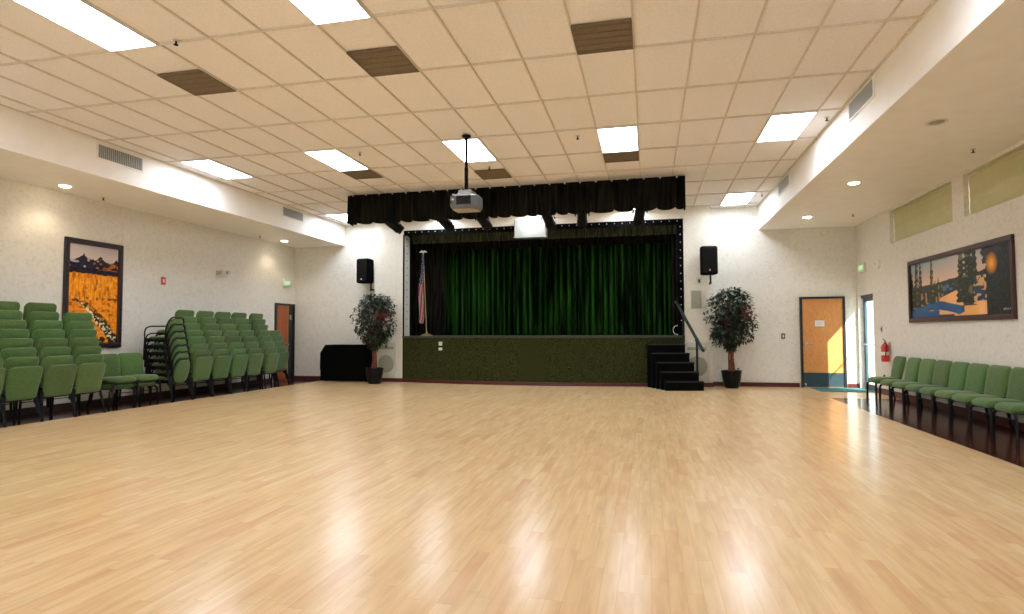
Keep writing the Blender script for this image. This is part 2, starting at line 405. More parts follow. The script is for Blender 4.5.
# ------------------------------------------------------------------ doors
def back_door():
    x0, x1 = 3.52, 4.50; y = YB
    mb = MB(); mb.box(x0+.05, x1-.05, y-.045, y-.005, .01, 2.09)
    d = struct('door_1', mb, 'doorwood')
    mb = MB(); mb.box(x0, x0+.05, y-.07, y, 0, 2.14); mb.box(x1-.05, x1, y-.07, y, 0, 2.14); mb.box(x0+.05, x1-.05, y-.07, y, 2.09, 2.14)
    mb.build('door_frame', 'blackfr', d)
    MB().box(x0+.055, x1-.055, y-.050, y-.045, .02, .35).build('kick_plate', 'kick', d)
    MB().bbox(3.84, 4.05, y-.055, y-.045, 1.44, 1.58, .004).build('door_sign', 'white', d)
    mb = MB()
    for q, (a, b_) in enumerate([(3.87, 4.01), (3.88, 4.00)]): mb.box(a, b_, y-.0565, y-.055, 1.52-.04*q, 1.532-.04*q)
    mb.build('sign_lettering', 'louver', d)
    hn = MB().lathe([(.001, -.062), (.035, -.062), (.035, -.045), (.001, -.045)], 16, (3.64, y, 1.02), 'Y').build('door_handle', 'steel', d, True)
    MB().tube([(3.64, y-.055, 1.02), (3.64, y-.10, 1.02), (3.66, y-.11, 1.02), (3.77, y-.11, 1.015)], .011, 8).build('lever', 'steel', hn, True)
    MB().tube([(3.60, y-.06, .09), (3.60, y-.11, .09), (3.60, y-.13, .06)], .012, 8).build('door_stop', 'steel', d, True)
back_door()
def left_door():
    y0, y1 = 14.42, 15.30; x = XL
    mb = MB(); mb.box(x+.002, x+.04, y0+.05, 15.0, .01, 2.09)
    d = struct('door_2', mb, 'redwood')
    mb = MB(); mb.box(x, x+.06, y0, y0+.05, 0, 2.15); mb.box(x, x+.06, y1-.05, y1, 0, 2.15); mb.box(x, x+.06, y0+.05, y1-.05, 2.09, 2.15)
    mb.build('door_frame', 'blackfr', d)
    MB().box(x+.002, x+.03, 15.0, y1-.05, .01, 2.09).build('side_panel', 'blackfr', d)
    MB().box(x+.03, x+.045, 14.985, 15.005, .01, 2.09).build('edge_strip', 'doorwood', d)
    MB().bbox(x+.03, x+.05, 15.07, 15.15, 1.70, 1.84, .005).build('reader_plate', 'grille', d)
    MB().lathe([(.001, .04), (.02, .04), (.02, .07), (.03, .08), (.03, .10), (.001, .105)], 14, (x, 14.93, 1.0), 'X').build('door_handle', 'steel', d, True)
left_door()
def side_door():
    x = XR+.12
    mb = MB(); mb.box(x, x+.01, DY0+.09, DY1-.09, .12, 2.0)
    d = struct('door_3', mb, 'glass')
    mb = MB()
    mb.box(x-.02, x+.03, DY0+.005, DY0+.09, .005, 2.08); mb.box(x-.02, x+.03, DY1-.09, DY1-.005, .005, 2.08)
    mb.box(x-.02, x+.03, DY0+.09, DY1-.09, .005, .12); mb.box(x-.02, x+.03, DY0+.09, DY1-.09, 2.0, 2.08)
    mb.build('door_frame', 'alum', d)
    MB().box(x-.06, x+.05, DY0, DY1, 2.08, DZ-.002).build('header_closer', 'blackfr', d)
    MB().tube([(x-.02, DY0+.05, 1.02), (x-.07, DY0+.05, 1.02), (x-.07, DY1-.05, 1.02), (x-.02, DY1-.05, 1.02)], .016, 8).build('push_bar', 'steel', d, True)
    MB().bbox(x-.03, x-.02, DY0+.02, DY0+.07, .28, .36, .004).build('floor_bolt', 'white', d)
side_door()
mb = MB(); mb.box(XR, XR+.3, DY0, DY1, -.1, 0); struct('trim_threshold', mb, 'alum')

# ------------------------------------------------------------------ ceiling lights, vents, sprinklers
cols = {-13: 'by the left soffit', -9: 'second column', -5: 'middle column', -1: 'fourth column', 3: 'by the right soffit'}
rows = {-2: 'in the row nearest the camera', 2: 'in the row before the valance', 6: 'in the far row by the proscenium wall'}
def panel_light(i, j):
    lab = 'fluorescent ceiling panel %s, %s' % (rows.get(j, 'in the row behind the camera'), cols[i])
    x0, y0 = GX(i), GY(j)
    t = thing('ceiling_light', lab, 'ceiling light', (x0+.305, y0+.61, ZC), 0, 'fluorescent panels in the tile ceiling')
    MB().box(-.285, .285, -.59, .59, -.006, .012).build('diffuser', 'lamp', t)
    mb = MB(); a, b = .305, .61
    mb.box(-a, a, -b, -.59, -.012, .02); mb.box(-a, a, .59, b, -.012, .02); mb.box(-a, -.285, -.59, .59, -.012, .02); mb.box(.285, a, -.59, .59, -.012, .02)
    mb.build('frame', 'white', t)
for j in (-2, 2, 6):
    for i in cols: panel_light(i, j)
def ceil_vent(i, y0, y1, lab):
    t = thing('ceiling_vent', lab, 'vent', (GX(i)+.305, (y0+y1)/2, ZC), 0, 'brown vents in the tile ceiling')
    h_ = (y1-y0)/2
    MB().box(-.29, .29, -h_+.015, h_-.015, -.002, .015).build('backing', 'vent', t)
    mb = MB(); mb.box(-.30, .30, -h_, -h_+.015, -.010, .015); mb.box(-.30, .30, h_-.015, h_, -.010, .015); mb.box(-.30, -.285, -h_, h_, -.010, .015); mb.box(.285, .30, -h_, h_, -.010, .015)
    mb.build('frame', 'vent', t)
    for k in range(5):
        yy = -h_+.06+(2*h_-.12)*k/4
        MB().box(-.285, .285, yy-.006, yy+.006, -.010, -.002).build('slat', 'vent', t)
ceil_vent(-9, GY(-.5), GY(0), 'brown square ceiling vent beyond the large light at upper left')
ceil_vent(-5, GY(-.5), GY(0), 'brown square ceiling vent near the top of the middle columns')
ceil_vent(-1, GY(-.5), GY(0), 'brown square ceiling vent nearest the camera, at the top centre right')
ceil_vent(-9, GY(3), GY(3.5), 'brown ceiling vent touching the light left of the projector pole')
ceil_vent(-5, GY(3.5), GY(4), 'brown ceiling vent behind the projector pole and light')
ceil_vent(-1, GY(3), GY(3.5), 'brown ceiling vent touching the light right of the projector')
def sprinkler(x, y, z, lab):
    t = thing('sprinkler_head', lab, 'sprinkler', (x, y, z), 0, 'sprinkler heads overhead')
    MB().lathe([(.001, 0), (.034, -.001), (.030, -.010), (.001, -.012)], 14).build('escutcheon', 'offwhite', t, True)
    MB().tube([(0, 0, -.01), (0, 0, -.045)], .009, 8).build('stem', 'blackmatte', t, True)
    MB().lathe([(.001, -.045), (.024, -.047), (.024, -.052), (.001, -.053)], 12).build('deflector', 'blackmatte', t, True)
for fi, fj, lab in [(-7.58, -1.04, 'dark sprinkler head beside the large light at upper left'), (-7.5, 2.2, 'sprinkler head on the ceiling right of the second column light'), (-1.5, 2.22, 'sprinkler head on the ceiling just left of the centre right light'),
                    (4.3, 2.23, 'sprinkler head between the right column light and the soffit'), (-4.4, 3.3, 'pale sprinkler head above the vent behind the projector pole'), (4.26, 6.18, 'sprinkler head by the far right ceiling light'), (-12.9, 6.1, 'sprinkler head by the far left ceiling light')]:
    sprinkler(GX(fi), GY(fj), ZC, lab)
for x, y, lab in [(-9.60, 8.79, 'sprinkler head under the left soffit near the autumn picture'), (-9.55, 13.2, 'sprinkler head under the left soffit far from the camera'), (4.34, 9.2, 'sprinkler head under the right soffit near the clerestory blinds'), (4.24, 13.75, 'sprinkler head under the right soffit above the side door')]:
    sprinkler(x, y, ZS, lab)
def downlight(x, y, lab, lit=True):
    t = thing('downlight', lab, 'downlight', (x, y, ZS), 0, 'round lights in the soffits')
    MB().lathe([(.085, 0.0), (.115, 0.0), (.115, -.008), (.085, -.006)], 24).build('trim_ring', 'white', t, True)
    MB().lathe([(.001, -.001), (.085, -.001), (.08, -.010), (.05, -.020), (.001, -.024)], 20).build('bulb', 'bulb' if lit else 'warmgrey', t)
    if lit:
        ld = bpy.data.lights.new('downlight_beam', 'SPOT'); ld.energy = DOWNLIGHT_W; ld.color = (1, .84, .6); ld.spot_size = R(125); ld.spot_blend = .6; ld.shadow_soft_size = .05
        lo = bpy.data.objects.new('downlight_beam', ld); C.objects.link(lo); lo.parent = t; lo.location = (0, 0, -.08)
downlight(-9.48, 7.96, 'lit round downlight in the left soffit near the autumn picture')
downlight(-9.46, 14.1, 'lit round downlight in the left soffit near the far corner')
downlight(3.38, 10.87, 'lit round downlight in the middle of the right soffit')
downlight(3.38, 13.88, 'lit round downlight in the right soffit nearest the stage')
downlight(3.36, 7.9, 'unlit round downlight in the right soffit nearest the camera', False)
def wall_vent(x, y0, y1, z0, z1, s, lab):
    t = thing('soffit_vent', lab, 'vent', (x, (y0+y1)/2, z0), 0, 'louvred vents on the soffit faces')
    hw = (y1-y0)/2; H = z1-z0
    def bx(mb, a, b, y0_, y1_, z0_, z1_): mb.box(min(a*s, b*s), max(a*s, b*s), y0_, y1_, z0_, z1_)
    mb = MB(); bx(mb, -.001, .004, -hw+.02, hw-.02, .02, H-.02); mb.build('backing', 'ventdark', t)
    mb = MB(); bx(mb, 0, .018, -hw, hw, 0, .02); bx(mb, 0, .018, -hw, hw, H-.02, H); bx(mb, 0, .018, -hw, -hw+.02, .02, H-.02); bx(mb, 0, .018, hw-.02, hw, .02, H-.02)
    mb.build('frame', 'paint', t)
    n = 24
    for k in range(n):
        yy = -hw+.035+(2*hw-.07)*k/(n-1)
        mb = MB(); bx(mb, .004, .016, yy-.007, yy+.007, .02, H-.02); mb.build('slat', 'louver', t)
wall_vent(SL, 7.52, 8.40, 4.06, 4.31, 1, 'louvred vent on the left soffit face nearest the camera')
wall_vent(SL, 12.37, 13.24, 4.08, 4.32, 1, 'louvred vent on the left soffit face nearest the stage')
wall_vent(SR, 7.68, 8.58, 4.08, 4.33, -1, 'louvred vent on the right soffit face nearest the camera')
wall_vent(SR, 12.0, 12.95, 4.08, 4.32, -1, 'louvred vent on the right soffit face nearest the stage')

# ------------------------------------------------------------------ stage
ARC_C, ARC_H, ARC_Y = (OX0+OX1)/2, (OX1-OX0)/2, .45
ARC_R = (ARC_H**2+ARC_Y**2)/(2*ARC_Y)
def apron(x, off=0):
    d = x-ARC_C; return YP + (ARC_R-ARC_Y) - math.sqrt(max(0, (ARC_R+off)**2-d*d))
def arc_slab(z0, z1, off, yback=YP):
    xs = [OX0 + (OX1-OX0)*k/48 for k in range(49)]
    mb = MB()
    lo = [(x, apron(x, off), z0) for x in xs] + [(OX1, yback, z0), (OX0, yback, z0)]
    hi = [(x, apron(x, off), z1) for x in xs] + [(OX1, yback, z1), (OX0, yback, z1)]
    return mb.rings([lo, hi])
mb = arc_slab(0, STZ-.05, 0); struct('floor_stage_front', mb, 'carpet')
mb = arc_slab(STZ-.05, STZ, .03); mb.box(OX0, OX1, YP, YP+.35, STZ-.05, STZ); mb.box(OX0-.9, OX1+.9, YP+.35, 19.0, STZ-.05, STZ); struct('floor_stage', mb, 'stagetop')
xs = [OX0 + (OX1-OX0)*k/48 for k in range(49)]
mb = MB(); mb.rings([[(x, apron(x, .014), 0), (x, apron(x, .014), .085), (x, apron(x, -.002), .085), (x, apron(x, -.002), 0)] for x in xs]); struct('baseboard_stage', mb, 'redbase')
mb = MB(); mb.box(OX0-1.2, OX1+1.2, 19.0, 19.2, 0, 5); mb.box(OX0-1.2, OX0-1.0, YB+.2, 19, 0, 5); mb.box(OX1+1.0, OX1+1.2, YB+.2, 19, 0, 5); struct('wall_stage', mb, 'blackmatte')
mb = MB(); mb.box(OX0-1.2, OX1+1.2, YP+.3, 19.2, 4.9, 5.0); struct('ceiling_stage', mb, 'blackmatte')

def pleats(x0, x1, y, z0, z1, folds, amp, seed, nz=2, hem=0.0, flare=.0, thick=.012, per=10, ridge=False):
    """hanging cloth along x with irregular pleats"""
    rnd = random.Random(seed); n = folds*per
    ph = []; a = 0
    ws = [rnd.uniform(.6, 1.5) for _ in range(folds)]; tot = sum(ws); am = [rnd.uniform(.45, 1.25) for _ in range(folds)]
    pts = []; x = x0
    for w, q in zip(ws, am):
        L = (x1-x0)*w/tot
        for k in range(per):
            t = k/per; pts.append((x+L*t, -amp*q*(math.sin(PI*t)**.7) if not ridge else -amp*q*abs(2*t-1)**3.5, q, t))
        x += L
    pts.append((x1, 0 if not ridge else -amp*.8, 1, 0))
    rs = []
    for (px, dy, q, t) in pts:
        ring = []
        for s_ in (0, 1):
            for k in (range(nz) if s_ == 0 else range(nz-1, -1, -1)):
                v = k/(nz-1); z = z0+(z1-z0)*v - (hem*math.sin(PI*t)*(1-v) if hem else 0)
                ring.append((px, y + dy*(1+flare*(1-v)) + (thick if s_ else 0), z))
        rs.append(ring)
    return MB().rings(rs)

# main stage curtain behind the opening
t = thing('stage_curtain', 'dark green pleated velour curtain drawn across the stage', 'curtain', (0, 0, STZ))
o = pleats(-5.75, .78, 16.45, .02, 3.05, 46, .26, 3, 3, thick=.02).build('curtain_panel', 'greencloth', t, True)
MB().tube([(-6.4, 16.36, 3.08), (.85, 16.36, 3.08)], .025, 8).build('track', 'black', t, True)
t = thing('leg_curtain', 'black side curtain hanging behind the flag at the left edge of the stage', 'curtain', (0, 0, STZ), 0, 'black side curtains of the stage')
pleats(-6.62, -5.6, 15.98, .02, 3.05, 9, .09, 8, 3, thick=.02).build('curtain_panel', 'blackcloth', t, True)
t = thing('leg_curtain', 'black side curtain hanging at the right edge of the stage', 'curtain', (0, 0, STZ), 0, 'black side curtains of the stage')
pleats(.60, 1.05, 15.62, .02, 3.05, 5, .08, 9, 3, thick=.02).build('curtain_panel', 'blackcloth', t, True)
t = thing('added_border_curtain', 'added black border darkening the curtain top behind the gathered valance', 'curtain', (0, 0, 0))  # extra black cloth added to darken the top of the green curtain
pleats(-6.3, .85, 16.05, 3.66, 4.6, 40, .05, 15, 3, thick=.02).build('border_cloth', 'blackcloth', t, True)
# inner border valance with clips
t = thing('inner_valance', 'narrow dark gathered border inside the top of the stage opening', 'valance', (0, 0, 0))
pleats(OX0+.10, OX1-.12, 15.50, 3.80, 4.10, 44, .06, 5, 3, hem=.02).build('gathered_cloth', 'innercloth', t, True)
MB().box(OX0+.02, OX1-.005, YP+.02, YP+.06, 3.96, OZ-.001).build('header_board', 'blackmatte', t)
for k in range(38):
    x = OX0+.16+(OX1-OX0-.3)*k/37
    MB().lathe([(.001, 0), (.010, 0), (.010, -.01), (.001, -.012)], 8, (x, YP+.02, 4.045), 'Y').build('clip', 'white', t)
t = thing('edge_strip', 'black vertical edge strip with white clips at the right of the stage opening', 'edge strip', (0, 0, 0))
MB().box(OX1-.16, OX1-.004, YP+.02, YP+.05, STZ, 3.96).build('strip', 'blackmatte', t)
for k in range(13):
    MB().lathe([(.001, 0), (.012, 0), (.012, -.01), (.001, -.012)], 8, (OX1-.075, YP+.02, 1.6+2.3*k/12), 'Y').build('clip', 'white', t)
t = thing('edge_strip', 'pale vertical edge strip with dark dots beside the flag at the left of the stage', 'edge strip', (0, 0, 0))
MB().box(OX0+.002, OX0+.012, YP+.05, YP+.45, STZ, 3.98).build('strip', 'offwhite', t)
MB().box(OX0+.001, OX0+.035, YP+.0, YP+.03, STZ, 3.98).build('corner_bead', 'blackmatte', t)
for k in range(13):
    MB().lathe([(.001, 0), (.016, 0), (.016, .01), (.001, .012)], 8, (OX0+.012, YP+.25, 1.5+2.4*k/12), 'X').build('grommet', 'black', t)

# big valance hung from the ceiling
VX0, VX1, VY, VZ0, VZ1 = -6.36, .73, 11.87, 3.70, 4.335
t = thing('ceiling_valance', 'black pleated valance hung from the ceiling in front of the stage lights', 'valance', (0, 0, 0))
pleats(VX0, VX1, VY+.02, VZ0, VZ1-.02, 23, .15, 21, 3, hem=.010, flare=.4, per=14, ridge=True).build('front_cloth', 'blackcloth', t, True)
for x, sd in ((VX0, -1), (VX1, 1)):
    mbp = pleats(0, .13, 0, VZ0, VZ1-.02, 2, .03, 33, 3, hem=.02, flare=.5)
    mbp.v = [(x + sd*(.06 if False else 0) + y_*(-sd)*-1*.6, VY+.03+x_, z_) for (x_, y_, z_) in mbp.v]
    mbp.build('return_cloth', 'blackcloth', t, True)
mb = MB(); mb.box(VX0-.01, VX1+.01, VY+.03, VY+.06, VZ1-.06, ZC-.005); mb.box(VX0-.01, VX0+.02, VY+.06, VY+.17, VZ1-.06, ZC-.005); mb.box(VX1-.02, VX1+.01, VY+.06, VY+.17, VZ1-.06, ZC-.005)
mb.build('mounting_rail', 'blackmatte', t)
for k in range(23):
    x = VX0+.16+(VX1-VX0-.32)*k/22
    MB().lathe([(.001, 0), (.016, 0), (.016, -.012), (.001, -.014)], 8, (x, VY-.165, VZ1-.05), 'Y').build('clip', 'white', t)

# stage spotlights on a pipe
t = thing('lighting_pipe', 'black pipe hidden behind the valance that carries the spotlights', 'pipe', (0, 0, 0))
MB().tube([(-6.2, 13.0, 4.16), (.55, 13.0, 4.16)], .024, 10).build('pipe', 'black', t, True)
for x in (-5.9, -3.0, .2): MB().tube([(x, 13.0, 4.16), (x, 13.0, ZC-.001)], .012, 8).build('hanger', 'black', t, True)
def spot(x, zb, tilt, lab):
    t = thing('stage_spotlight', lab, 'spotlight', (x, 13.0, 4.16), 0, 'black spotlights below the valance')
    d = 4.16-zb
    MB().tube([(0, 0, .028), (0, 0, -.09*d/.28)], .012, 8).build('clamp', 'black', t, True)
    zc = -d*.62
    w = .135
    MB().tube([(-w, 0, zc), (-w, 0, -.08), (w, 0, -.08), (w, 0, zc)], .009, 8).build('yoke', 'black', t, True)
    q = Matrix.Translation((0, 0, zc)) @ Matrix.Rotation(R(tilt), 4, 'Y') @ Matrix.Rotation(R(35), 4, 'X')
    mb = MB().lathe([(.05, .20), (.095, .16), (.11, .03), (.11, -.12), (.12, -.13), (.12, -.17), (.001, -.17)], 18)
    mb.v = [tuple(q @ Vector(v)) for v in mb.v]; body = mb.build('housing', 'black', t, True)
    for a in (0, PI/2, PI, -PI/2):
        m2 = q @ Matrix.Rotation(a, 4, 'Z') @ Matrix.Translation((0, .112, -.17)) @ Matrix.Rotation(R(-28), 4, 'X')
        MB().box(-.095, .095, -.003, .003, -.12, 0, m2).build('barn_door', 'black', t)
    for s_ in (-1, 1): MB().lathe([(.001, 0), (.022, 0), (.022, .022*s_), (.001, .024*s_)], 10, (s_*(w+.006), 0, zc), 'X').build('knob', 'black', t, True)
for a in [(-5.86, 3.72, -52, 'black spotlight tilted outward at the left end of the valance'), (-4.58, 3.74, -40, 'black spotlight left of and below the projector'), (-3.66, 3.74, -35, 'black spotlight right of and below the projector'),
          (-2.14, 3.66, -20, 'black spotlight overlapping the right edge of the white box'), (-1.38, 3.72, 5, 'black spotlight between the white box and the rightmost spotlight'), (-.14, 3.72, 12, 'rightmost black spotlight under the valance')]: spot(*a)
t = thing('screen_housing', 'white boxy panel hung on the header above the stage curtain', 'panel', (-2.90, 14.90, 3.75))
MB().bbox(-.41, .41, -.12, .14, 0, .46, .015).build('casing', 'boxpaint', t)
mb = MB()
for k in range(14): mb.box(-.37+.057*k-.018, -.37+.057*k+.018, -.125, -.12, .04, .43)
mb.build('ribbed_front', 'boxpaint', t)
MB().box(-.43, .43, -.13, -.10, -.012, .01).build('bottom_lip', 'boxpaint', t)

# stairs at the right of the stage
t = thing('stage_stairs', 'black five step stairs climbing to the right end of the stage', 'stairs', (.86, 13.93, 0), R(11))
for k in range(5):
    z1_ = STZ*(k+1)/6; yy = .22*k
    c0 = -.075-.040*k; ex = .015*k
    MB().box(c0-.42-ex, c0+.42-ex*.3, yy, yy+(.12 if k == 4 else .24), 0 if k == 0 else .0, z1_-.03).build('step', 'step', t)
    MB().bbox(c0-.43-ex, c0+.43-ex*.3, yy-.015, yy+.235, z1_-.03, z1_, .006).build('tread', ['step'], t)
    MB().box(c0-.42-ex, c0+.42-ex*.3, yy-.018, yy-.012, z1_-.022, z1_-.004).build('nosing', 'nosing', t)
t = thing('handrail', 'dark green sloping handrail on the right of the stage stairs', 'handrail', (0, 0, 0))
P0, P1 = Vector((.67, 14.98, 2.05)), Vector((1.19, 14.10, .92))
MB().tube([P0 + Vector((-.01, .03, -.02)), P0, P1, P1+Vector((.02, -.04, -.03))], .037, 12).build('rail', 'rail', t, True)
pm = P0.lerp(P1, .80)
MB().tube([(pm.x+.0, pm.y, pm.z-.02), (pm.x+.0, pm.y, .20)], .028, 10).build('post', 'rail', t, True)
MB().tube([(.82, 14.72, 1.70), (.82, 14.72, STZ*5/6)], .022, 10).build('post', 'rail', t, True)
MB().lathe([(.001, -.05), (.042, -.05), (.042, .02), (.001, .03)], 12, (pm.x, pm.y, pm.z)).build('joint_collar', 'rail', t, True)

t = thing('flag_stand', 'flag with stars and stripes furled on a pole at the left of the stage', 'flag', (-6.0, 15.62, STZ))
MB().lathe([(.001, 0), (.16, 0), (.16, .02), (.10, .05), (.03, .07), (.02, .12), (.001, .12)], 20).build('base', 'gold', t, True)
MB().tube([(0, 0, .1), (-.10, -.02, 2.3)], .013, 8).build('pole', 'gold', t, True)
mb = MB(); q = (-.10, -.02, 2.3); mb.lathe([(.001, 0), (.03, .02), (.035, .05), (.012, .075), (.001, .08)], 12, q)
mb.box(q[0]-.10, q[0]+.10, q[1]-.012, q[1]+.012, .03+q[2], .055+q[2]); mb.prism([(-.11+q[0], q[2]+.02), (-.05+q[0], q[2]+.09), (q[0], q[2]+.05), (.05+q[0], q[2]+.09), (.11+q[0], q[2]+.02), (q[0], q[2]+.03)], q[1]-.01, q[1]+.01)
mb.build('eagle_finial', 'white', t)
def flag_cloth():
    mb = MB(); NX, NZ = 27, 60; vs = []; cs = []
    for a in range(NZ+1):
        v = a/NZ
        for b in range(NX+1):
            u = b/NX; wd = .05+.13*min(1, v*1.6)*(1-.25*max(0, v-.75)*4*.5)
            x = -.10+.10*v - .13*(v**1.0) + (u-.55)*wd + .02*math.sin(v*9)
            y = -.05+.035*math.sin(u*PI*5+v*2)*min(1, .3+v)
            z = 2.26-1.85*v - .08*math.sin(u*PI)*v
            vs.append((x, y-.02, z))
            st = int((u*9+v*6)) % 2
            if v < .42 and u < .75+.25*(.42-v): 
                star = (int(u*14+v*3)+int(v*40)) % 3 == 0
                c = (.45, .45, .5) if star and (int(v*60) % 2 == 0) else (.012, .02, .07)
            else: c = (.34, .008, .02) if st else (.42, .36, .34)
            cs.append(c)
    fs = [(a*(NX+1)+b, a*(NX+1)+b+1, (a+1)*(NX+1)+b+1, (a+1)*(NX+1)+b) for a in range(NZ) for b in range(NX)]
    mb.add(vs, fs); o = mb.build('flag_cloth', 'flag', t, True)
    ca = o.data.color_attributes.new('art', 'FLOAT_COLOR', 'POINT')
    for k, c in enumerate(cs): ca.data[k].color = (*c, 1)
    md = o.modifiers.new('thickness', 'SOLIDIFY'); md.thickness = .004
flag_cloth()
t = MB()
for k in range(3): t.tube([(.05*k*0+.10*math.cos(a/12*2*PI), .02*k+.0, .13+.12*math.sin(a/12*2*PI)*(1-.05*k)) for a in range(13)], .007, 6)
o = t.build('cable_coil', 'white', None, True, (.70, 15.22, STZ+.0)); tag(o, 'small white cable coil at the right end of the stage floor', 'cable')

# outlets, switches and plates
def plate(name, x, y, z, face, w, h, mat, lab, cat, grp=None, detail='blackmatte'):
    """face: 'y' = on the back wall facing the room, 'L'/'R' = on the side walls"""
    rz = {'y': 0, 'L': R(90), 'R': R(-90)}[face]
    t = thing(name, lab, cat, (x, y, z), rz, grp)
    MB().bbox(-w/2, w/2, -.010, 0, -h/2, h/2, .003).build('cover_plate', mat, t)
    MB().bbox(-w*.2, w*.2, -.016, -.010, -h*.25, h*.25, .002).build('insert', detail, t)
    return t
ya = apron(-5.55)
plate('wall_outlet', -5.30, apron(-5.30), 1.035, 'y', .10, .10, 'white', 'upper white plate on the green stage front', 'outlet', detail='offwhite')
plate('wall_outlet', -5.30, apron(-5.30), .895, 'y', .10, .07, 'white', 'lower white plate on the green stage front', 'outlet', detail='offwhite')
plate('light_switch', 3.15, YB, 1.21, 'y', .085, .13, 'mahogany', 'dark framed switch plate on the wall left of the oak door', 'switch', detail='white')
plate('wall_outlet', 2.12, YB, .42, 'y', .07, .05, 'steel', 'small outlet low on the wall right of the right hand potted ficus', 'outlet')
plate('wall_outlet', 1.22, YP, 2.55, 'y', .12, .16, 'offwhite', 'ivory cable plate below the right black loudspeaker', 'outlet', detail='darkwood')
plate('light_switch', XR, 13.92, 1.36, 'R', .07, .13, 'steel', 'small dark switch above the fire extinguisher', 'switch')
plate('wall_outlet', XR, 13.85, .37, 'R', .07, .09, 'blackmatte', 'dark low outlet on the right wall by the chairs', 'outlet')
plate('fire_alarm', XL, 10.57, 2.43, 'L', .12, .16, 'red', 'small red fire alarm box on the left wall', 'alarm', detail='white')

def sub_grille(x, lab):
    t = thing('subwoofer_panel', lab, 'loudspeaker', (x, YP-.001, .12), 0, 'painted subwoofer panels beside the stage')
    MB().bbox(-.29, .29, -.03, 0, 0, .95, .01).build('cabinet_face', 'offwhite', t)
    MB().lathe([(.001, -.045), (.20, -.045), (.23, -.04), (.24, -.030), (.001, -.030)], 36, (0, 0, .37), 'Y').build('round_grille', 'grille', t, True)
    MB().bbox(-.22, .22, -.038, -.03, .76, .83, .004).build('slot_port', 'grille', t)
sub_grille(-6.93, 'ivory panel with a round grille left of the stage behind the ficus')
sub_grille(1.14, 'ivory panel with a round grille right of the stage stairs')
t = thing('wall_speaker', 'flat putty coloured wall speaker above the stage handrail', 'loudspeaker', (1.14, YP, 1.89))
MB().bbox(-.13, .13, -.05, 0, 0, .44, .01).build('casing', 'offwhite', t)
MB().bbox(-.11, .11, -.058, -.05, .02, .42, .004).build('grille_cloth', 'grille', t)
def pa_speaker(x, y, z, rz, side, lab):
    t = thing('loudspeaker', lab, 'loudspeaker', (x, y, z), rz, 'black wall mounted loudspeakers')
    mb = MB()
    def ring(z_, i): return [(-.16+i, .16-i, z_), (-.20+i, -.10, z_), (-.17+i, -.17+i, z_), (.17-i, -.17+i, z_), (.20-i, -.10, z_), (.16-i, .16-i, z_)]
    mb.rings([ring(0, .03), ring(.03, 0), ring(.64, 0), ring(.67, .03)]); mb.build('cabinet', 'blackmatte', t)
    MB().bbox(-.16, .16, -.185, -.17, .04, .63, .01).build('grille', 'black', t)
    MB().lathe([(.001, -.192), (.018, -.192), (.018, -.186), (.001, -.186)], 12, (0, 0, .10), 'Y').build('badge', 'white', t)
    MB().tube([(side*.10, .05, -.22), (side*.10, .05, 0)], .022, 8).build('mount_pole', 'black', t, True)
    MB().tube([(side*.10, .05, -.16), (side*.12, .269, -.20)], .018, 8).build('mount_arm', 'black', t, True)
pa_speaker(-7.60, 15.10, 2.69, R(-8), 1.5, 'black loudspeaker on the wall left of the stage')
pa_speaker(1.41, 14.78, 2.67, R(6), .6, 'black loudspeaker on the wall right of the stage')

t = thing('covered_piano', 'upright piano under a fitted black cover in the left back corner', 'piano', (-8.05, 15.07, 0))
mb = MB()
prof = [(-.74, .02), (-.74, .28), (-.755, .34), (-.75, .78), (-.60, 1.0), (.66, 1.0), (.72, .97), (.72, .02)]
rs = []
for yy, i in ((-.25, .02), (-.235, 0), (.24, 0)): rs.append([(x*(1-i*.8), yy, .02+(z-.02)*(1-i)) for x, z in prof])
mb.rings(rs); mb.build('cover', 'blackmatte', t, False)
for sx in (-.6, .6):
    for sy in (-.17, .17): MB().lathe([(.001, -.018), (.03, -.018), (.03, .012), (.001, .012)], 12, (sx, sy, .019)).build('caster', 'black', t)

